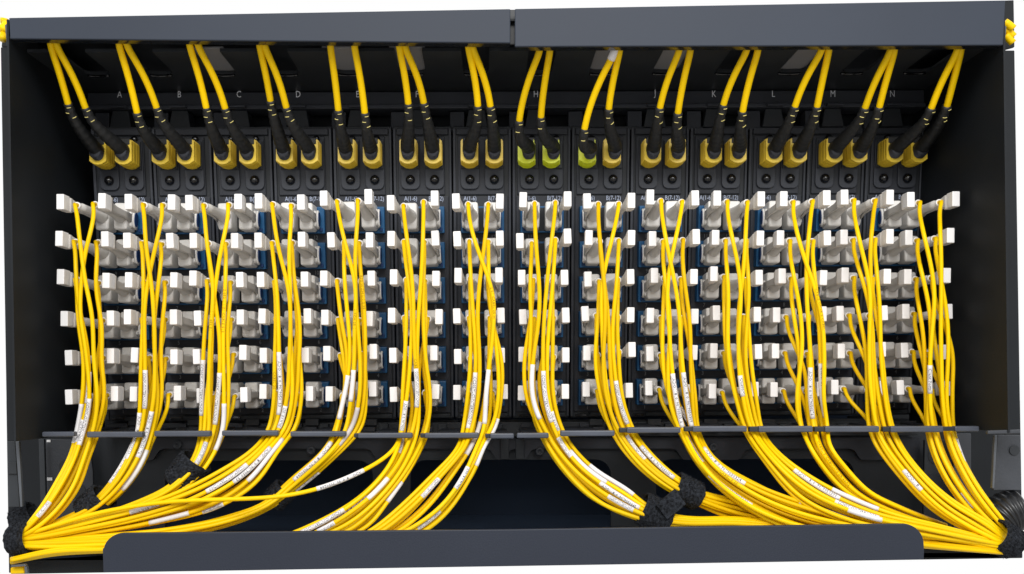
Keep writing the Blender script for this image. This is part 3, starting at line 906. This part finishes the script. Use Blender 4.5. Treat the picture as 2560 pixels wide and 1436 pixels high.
# prints on some jackets
JP = [((11, 0, 0), 560, 1000, 'CABLE OFNR 2 CABEL'), ((11, 1, 0), 1060, 1250, 'CABEL F CABULUIS 2R 66A2'), ((11, 1, 1), 1070, 1260, '25 51 2 1700 542'), ((4, 1, 1), 620, 850, 'RPE H ZH L 1 2 25'),
      ((2, 1, 1), 600, 960, '2 052 1 1 21 CABLE 512'), ((4, 0, 0), 700, 900, 'L SZH 25 1'), ((2, 0, 0), 700, 900, '1 11 052 51'), ((3, 0, 2), 900, 1000, 'CABEL 25'), ((5, 0, 0), 860, 980, 'CABEL 25 1'), ((12, 0, 1), 1040, 1120, '25 5H'), ((0, 1, 2), 1000, 1100, 'A2 25'),
      ((9, 0, 0), 1130, 1250, 'CABEL F 25 1'), ((6, 0, 0), 620, 900, '2 51 CABEL 25 H')]
for key, ya, yb, t in JP:
    s_ = cords[key]
    i0 = int(np.abs(s_['px'][:, 1] - ya).argmin()); i1 = int(np.abs(s_['px'][:, 1] - yb).argmin())
    if i1 > i0 + 5:
        s_['jp'] = (i0, i1, t)
for key, s_ in cords.items():
    P = s_['P'] - s_['base']
    jk = obj('jacket', tube_me(P, .00095, 9, 'jacket'), 'yellow' if rnd.random() < .7 else 'yellow2', s_['root'])
    if 'jp' in s_:
        i0, i1, t = s_['jp']
        obj('jacket_print', wrap_text(t, .0011, P[i0:i1 + 1], .00100, 0.1, 1.3), 'jink', jk)

# ================================================================ TRUNK CORDS (top)
TR = [(0, 0, 170.5, 262, 127, 117), (0, 1, 212, 267, 141, 117), (1, 0, 342, 280, 298, 117), (1, 1, 391, 269, 317, 117), (2, 0, 516, 272, 474, 117), (2, 1, 563, 272, 495, 118),
      (3, 0, 676, 251, 649, 118), (3, 1, 715, 267, 661, 118), (4, 0, 846, 278, 826, 119), (4, 1, 912, 284, 886, 120), (5, 0, 1021, 262, 998, 121), (5, 1, 1059, 255, 1012, 121),
      (6, 0, 1195, 264, 1171, 123), (6, 1, 1226, 265, 1181, 123), (7, 0, 1298, 301, 1349, 132), (7, 1, 1352, 294, 1375, 131), (8, 0, 1461, 323, 1536, 134), (8, 1, 1522, 270, 1549, 132),
      (9, 0, 1650, 269, 1698, 131), (9, 1, 1695, 281, 1726, 131), (10, 0, 1808, 264, 1867, 130), (10, 1, 1857, 276, 1895, 130), (11, 0, 1988, 265, 2054, 130), (11, 1, 2043, 266, 2072, 130),
      (12, 0, 2164, 267, 2227, 130), (12, 1, 2198, 270, 2236, 131), (13, 0, 2329, 270, 2394, 130), (13, 1, 2368, 264, 2402, 131)]
def housing_outline(w, z0, z1):
    return [(-w, z1 - .0012), (-w + .0012, z1), (w - .0012, z1), (w, z1 - .0012), (w, z0 + .0018), (w * .45, z0 + .0003), (0, z0), (-w * .45, z0 + .0003), (-w, z0 + .0018)]
def ring_shell(outer, t, d0, d1):
    """open-fronted shell from an outline"""
    bm = bmesh.new()
    inn = [(x * (1 - t / .0040), z * (1 - t / .0064)) for x, z in outer]
    n = len(outer)
    def ringv(pts, d):
        return [bm.verts.new((x, -d, z)) for x, z in pts]
    a, b, c, e = ringv(outer, d0), ringv(outer, d1), ringv(inn, d1), ringv(inn, d0 + .003)
    for p, q_ in ((a, b), (b, c), (c, e)):
        for i in range(n):
            j = (i + 1) % n
            bm.faces.new((p[i], q_[i], q_[j], p[j]))
    bm.faces.new(e[::-1]); bm.faces.new(a)
    bmesh.ops.recalc_face_normals(bm, faces=bm.faces)
    me = bpy.data.meshes.new('shell'); bm.to_mesh(me); bm.free()
    return me
OUT = housing_outline(.0041, -.0064, .0062)
sh = {c: ring_shell(OUT, .0004, .0040, .0152) for c in ('gold', 'lime')}
ribs = {c: ring_shell([(x * 1.05, z * 1.035) for x, z in OUT], .0004, .0, .0009) for c in ('gold', 'lime')}
for c in sh:
    sh[c].materials.append(M[c]); ribs[c].materials.append(M[c])
for m, c, tx, ty, ux, uy in TR:
    s = c * 2 - 1
    base = panel((m - 6.5) * PITCH + s * .0061 + (-.0010 if (m, c) in ((7, 0), (7, 1), (8, 0), (8, 1)) else 0), PORTZ)
    colr = 'lime' if (m, c) in ((7, 0), (7, 1), (8, 0)) else 'gold'
    lab = 'yellow trunk lead with black boot in the %s upper port under letter %s' % ('left' if c == 0 else 'right', LETTERS[m])
    if colr == 'lime':
        lab = 'yellow trunk lead with lime green plug in the %s upper port under letter %s' % ('left' if c == 0 else 'right', LETTERS[m])
    root = empty('trunk_lead', lab, 'trunk lead', tuple(base), group='yellow trunk leads rising under the top cover')
    hs = obj('plug_housing', sh[colr], None, root, None, Euler((0, 0, -.07)) if m in (7, 8) else None)
    for d in (.0058, .0080, .0102, .0124):
        obj('grip_rib', ribs[colr], None, hs, (0, -d, 0))
    bd = -base[1]
    tip = U(tx, ty, .057 if colr == 'gold' else .053)
    top = U(ux, uy, .0745)
    v = 0.5 * (np.array([ux, uy], float) - np.array([tx, ty])) / (uy - ty)
    far = U(ux + v[0] * (92 - uy), 92, .0765)
    far2 = U(ux + v[0] * (74 - uy), 74, .0775)
    bottom = base + np.array([0, -.010, .0])
    K = [bottom, base + np.array([0, -.019, .0006]), tip, top, far, far2]
    # Bezier-like: base pushes forward then up
    t0 = base + np.array([(tip[0] - base[0]) * .12, -.0235, (tip[2] - base[2]) * .22])
    q_ = np.linspace(0, 1, 30)[:, None]
    tang = (top - tip) * np.array([.40, .8, 1.0])
    p0, p1, p2, p3 = K[1], t0, tip - tang * .42, tip
    bz = (1 - q_) ** 3 * p0 + 3 * (1 - q_) ** 2 * q_ * p1 + 3 * (1 - q_) * q_ ** 2 * p2 + q_ ** 3 * p3
    bowx = (tx - ux) * 0.0
    # from tip to hood: slight bow
    mid = tip + tang * .5
    b2 = (1 - q_) ** 2 * tip + 2 * (1 - q_) * q_ * mid + q_ ** 2 * top
    P = np.vstack([bottom[None], bz, b2[1:], far[None], far2[None]])
    nb = None
    P2 = resample(P, .0012)
    P2 = smooth_path(P2, 10, pin=3)
    ib = int(np.linalg.norm(P2 - tip, axis=1).argmin())
    loc = P2 - base
    obj('jacket', tube_me(loc[max(0, ib - 3):], .00152, 12, 'jacket'), 'yellow', root)
    n = ib + 1
    tt = np.linspace(0, 1, n)
    rad = .0034 - .00125 * sstep((tt - .25) / .75)
    rib = np.array([0.00032 if (i % 3 == 0 and 0.28 < tt[i] < .97) else 0 for i in range(n)])
    bt = obj('boot', tube_me(loc[:n], rad - rib, 14, 'boot'), 'rubber', root)
    # slate collar where the boot meets the plug
    cc = loc[:6]
    obj('boot_collar', loft_me([(.0075, 0, .0000, .0034, .0054, 5), (.0148, 0, .0000, .0034, .0053, 5), (.0150, 0, .0000, .0033, .0052, 5), (.0152, 0, -.0002, .0031, .0044, 2.4), (.0186, 0, -.0001, .0031, .0040, 2.4), (.0196, 0, .0002, .0026, .0034, 2.3)], 20, 'boot_collar'), 'rubber2', root)
    obj('boot_shoulder', box_me(-.0034, .0034, .0060, .0156, .0030, .0066, .0006), 'rubber', root)
    for j, fr in enumerate((.96, .89, .82) if colr == 'gold' else (.94, .85)):
        i = int(n * fr)
        T_, N_, B_ = frames(loc[:n])
        a0 = (-.9 if j % 2 == 0 else -.1) + rnd.uniform(-.2, .2)
        vv = np.array([0, -1.0, 0]) - T_[i] * (T_[i] @ np.array([0, -1.0, 0]))
        vv /= np.linalg.norm(vv)
        bb = np.cross(vv, T_[i])
        rr_ = rad[i] + .00002
        aa = np.linspace(a0, a0 + .85, 6)
        pts = np.array([loc[i] + rr_ * (math.cos(a) * vv + math.sin(a) * bb) for a in aa])
        obj('slit', tube_me(pts, .00017, 5, 'slit'), 'slit', bt)
    if (m, c) == (8, 0):
        k0 = int(np.linalg.norm(P2 - U(1524, 150, .073), axis=1).argmin())
        obj('label_sleeve', tube_me(loc[k0:k0 + 12], .0018, 12, 'label_sleeve'), 'sleeve', root)

# ================================================================ HOOK AND LOOP TIES
def tie(x, y, d, ang, length, rx, rd, label, tail=False):
    """a wrapped strap: centre px, axis angle in the picture (deg, 0 = along +x, + = downwards)"""
    p = U(x, y, d)
    ax = np.array([math.cos(math.radians(ang)), 0, -math.sin(math.radians(ang))])
    up = np.array([math.sin(math.radians(ang)), 0, math.cos(math.radians(ang))])
    n, k = 44, 18
    V_, Fc = [], []
    rs = random.Random(int(x))
    for i in range(k):
        t = i / (k - 1)
        prof = 1.0 if 0 < i < k - 1 else .93
        for j in range(n):
            a = 2 * math.pi * j / n
            rj = rs.uniform(-.00022, .00030) if 0 < i < k - 1 else 0
            skew = .0012 * math.sin(a)
            c_ = (rx * prof + rj) * math.cos(a)
            s_2 = (rd * prof + rj) * math.sin(a)
            V_.append(ax * ((t - .5) * length + skew + rs.uniform(-.0002, .0002)) + up * c_ + np.array([0, -1, 0]) * s_2)
    for i in range(k - 1):
        for j in range(n):
            jj = (j + 1) % n
            Fc.append((i * n + j, i * n + jj, (i + 1) * n + jj, (i + 1) * n + j))
    # inner wall so that the strap has thickness
    o0 = len(V_)
    for e in (0, k - 1):
        for j in range(n):
            a = 2 * math.pi * j / n
            V_.append(ax * (((e / (k - 1)) - .5) * length * .98) + up * (rx * .84 * math.cos(a)) + np.array([0, -1, 0]) * (rd * .84 * math.sin(a)))
    for j in range(n):
        jj = (j + 1) % n
        Fc.append((j, o0 + j, o0 + jj, jj))
        Fc.append(((k - 1) * n + j, (k - 1) * n + jj, o0 + n + jj, o0 + n + j))
        Fc.append((o0 + j, o0 + n + j, o0 + n + jj, o0 + jj))
    r = empty('cable_tie', label, 'cable tie', tuple(p), group='black hook and loop ties round the cord bundles')
    me = me_from(V_, Fc, 'strap', False)
    bm = bmesh.new(); bm.from_mesh(me); bmesh.ops.recalc_face_normals(bm, faces=bm.faces); bm.to_mesh(me); bm.free()
    obj('strap', me, 'velcro', r)
    # loose loops of pile standing off the strap
    pv, pf = [], []
    for q2 in range(520):
        a = rs.uniform(-.2, math.pi + .2)
        t = rs.uniform(-.5, .5)
        c_ = np.array([0.0, 0, 0]) + ax * (t * length) + up * (rx * math.cos(a)) + np.array([0, -1, 0]) * (rd * math.sin(a))
        nrm = up * math.cos(a) + np.array([0, -1, 0]) * math.sin(a)
        h = rs.uniform(.0003, .0009)
        w2 = ax * rs.uniform(.00008, .00016)
        lean = (ax * rs.uniform(-1, 1) + np.cross(ax, nrm) * rs.uniform(-1, 1)) * h * .8
        b_ = len(pv)
        pv += [c_ - w2, c_ + w2, c_ + nrm * h + lean]
        pf.append((b_, b_ + 1, b_ + 2))
    pl = obj('pile', me_from(pv, pf, 'pile'), 'velcro', r)
    pl['kind'] = 'stuff'
    return r
tie(470, 1178, .059, 128, .0130, .0078, .0085, 'black fuzzy tie round the bundle coming down from letter C')
tie(238, 1262, .061, 138, .0110, .0072, .0075, 'black fuzzy tie round the bundle coming down from letter B')
tie(698, 1238, .054, 135, .0085, .0058, .0060, 'dark shaded tie round the bundle coming down from letter E')
t_h = tie(1634, 1284, .068, 27, .0125, .0074, .0080, 'black tie just above the front lip round the bundle from letter H')
tie(1715, 1228, .062, 27, .0115, .0066, .0080, 'black tie round the bundle from letter I, above the other tie')
tie(62, 1345, .0715, 172, .0068, .0076, .0108, 'large black tie gathering the cords at the lower left corner')
tie(64, 1298, .044, 150, .0090, .0070, .0055, 'dark tie behind the corner tie at the far left')
tie(2506, 1347, .0725, 28, .0080, .0074, .0108, 'black tie gathering the cords at the lower right corner')

w_ = [U(x, y, .0775) for x, y in [(1640, 1262), (1688, 1222), (1716, 1262), (1668, 1300)]]
me = prism_me([(p[0], p[2]) for p in w_], .0762, .0775, .0004)
me.transform(Matrix.Translation(-t_h.location))
obj('strap_tail', me, 'velcro', t_h)
# ================================================================ corner odds
# corrugated hose at the right
hp = np.array([U(2610, 1268, .054), U(2556, 1270, .054), U(2515, 1280, .054), U(2490, 1300, .054), U(2478, 1330, .054)])
hp = smooth_path(resample(hp, .0005), 60, 1)
rad = np.array([.0092 + .0006 * math.sin(i * .0005 / .0021 * 2 * math.pi) for i in range(len(hp))])
inn = [i for i in range(len(hp)) if proj(hp[i])[0] < 2546]
tag(obj('corrugated_hose', tube_me(hp[inn], rad[inn], 28, 'hose'), 'hose'), 'black corrugated hose curving at the lower right edge', 'hose')
# cords passing outside the frame at the upper corners
def side_cord(pts, label, r=.0014):
    P = smooth_path(resample([U(*p) for p in pts], .001), 12, 1)
    base = P[0].copy()
    o = obj('loose_cable', tube_me(P - base, r, 10, 'loose_cable'), 'yellow', None, tuple(base))
    tag(o, label, 'cord', 'yellow cords running outside the frame')
side_cord([(2, 52, .070), (12, 49, .070), (18, 55, .068)], 'yellow cord at the upper left corner, topmost of the three')
side_cord([(5, 78, .074), (9, 72, .074), (18, 62, .072)], 'yellow cord at the upper left corner, middle of the three', .0022)
side_cord([(5, 100, .074), (8, 92, .074), (12, 82, .072)], 'yellow cord at the upper left corner, lowest of the three', .0018)
side_cord([(2512, 56, .070), (2522, 60, .070), (2533, 72, .070)], 'yellow cord beside the hook at the upper right corner, topmost there', .0017)
side_cord([(2513, 72, .068), (2523, 78, .068), (2534, 92, .068)], 'yellow cord beside the hook at the upper right corner, second from the top', .0016)
side_cord([(2514, 88, .068), (2522, 96, .068), (2532, 108, .068)], 'yellow cord beside the hook at the upper right corner, third from the top', .0016)
side_cord([(26, 1290, .045), (31, 1302, .045), (39, 1318, .045)], 'short yellow cord end showing behind the tie at the far left edge', .0011)
quad_plate('hook', [(11, 62), (20, 58), (20, 116), (17, 122)], 0.082, .0015, 'edge')
quad_plate('hook', [(2510, 62), (2517, 66), (2512, 124), (2508, 124)], 0.082, .0015, 'edge')
quad_plate('corner_backing', [(2508, 1), (2535, 0), (2537, 118), (2508, 126)], 0.060, .0015, 'wall')
quad_plate('corner_backing', [(8, 62), (24, 60), (24, 118), (3, 118)], 0.060, .0015, 'wall')
# small bracket at the lower left
br = empty('corner_bracket', 'small grey metal bracket at the lower left corner over yellow cord', 'bracket', tuple(U(46, 1424, .080)))
bl = br.location
for nm, pp, m_, d_ in (('bracket_top', [(26, 1414), (62, 1411), (66, 1416), (26, 1419)], 'edge', .082), ('bracket_leg', [(60, 1417), (66, 1416), (69, 1434), (62, 1434)], 'edge', .0815), ('cord_stub', [(26, 1420), (58, 1418), (60, 1434), (26, 1435)], 'yellow2', .079)):
    w = [U(x, y, d_) for x, y in pp]
    me = prism_me([(p[0], p[2]) for p in w], d_ - .002, d_, .0003)
    me.transform(Matrix.Translation(-bl))
    obj(nm, me, m_, br)
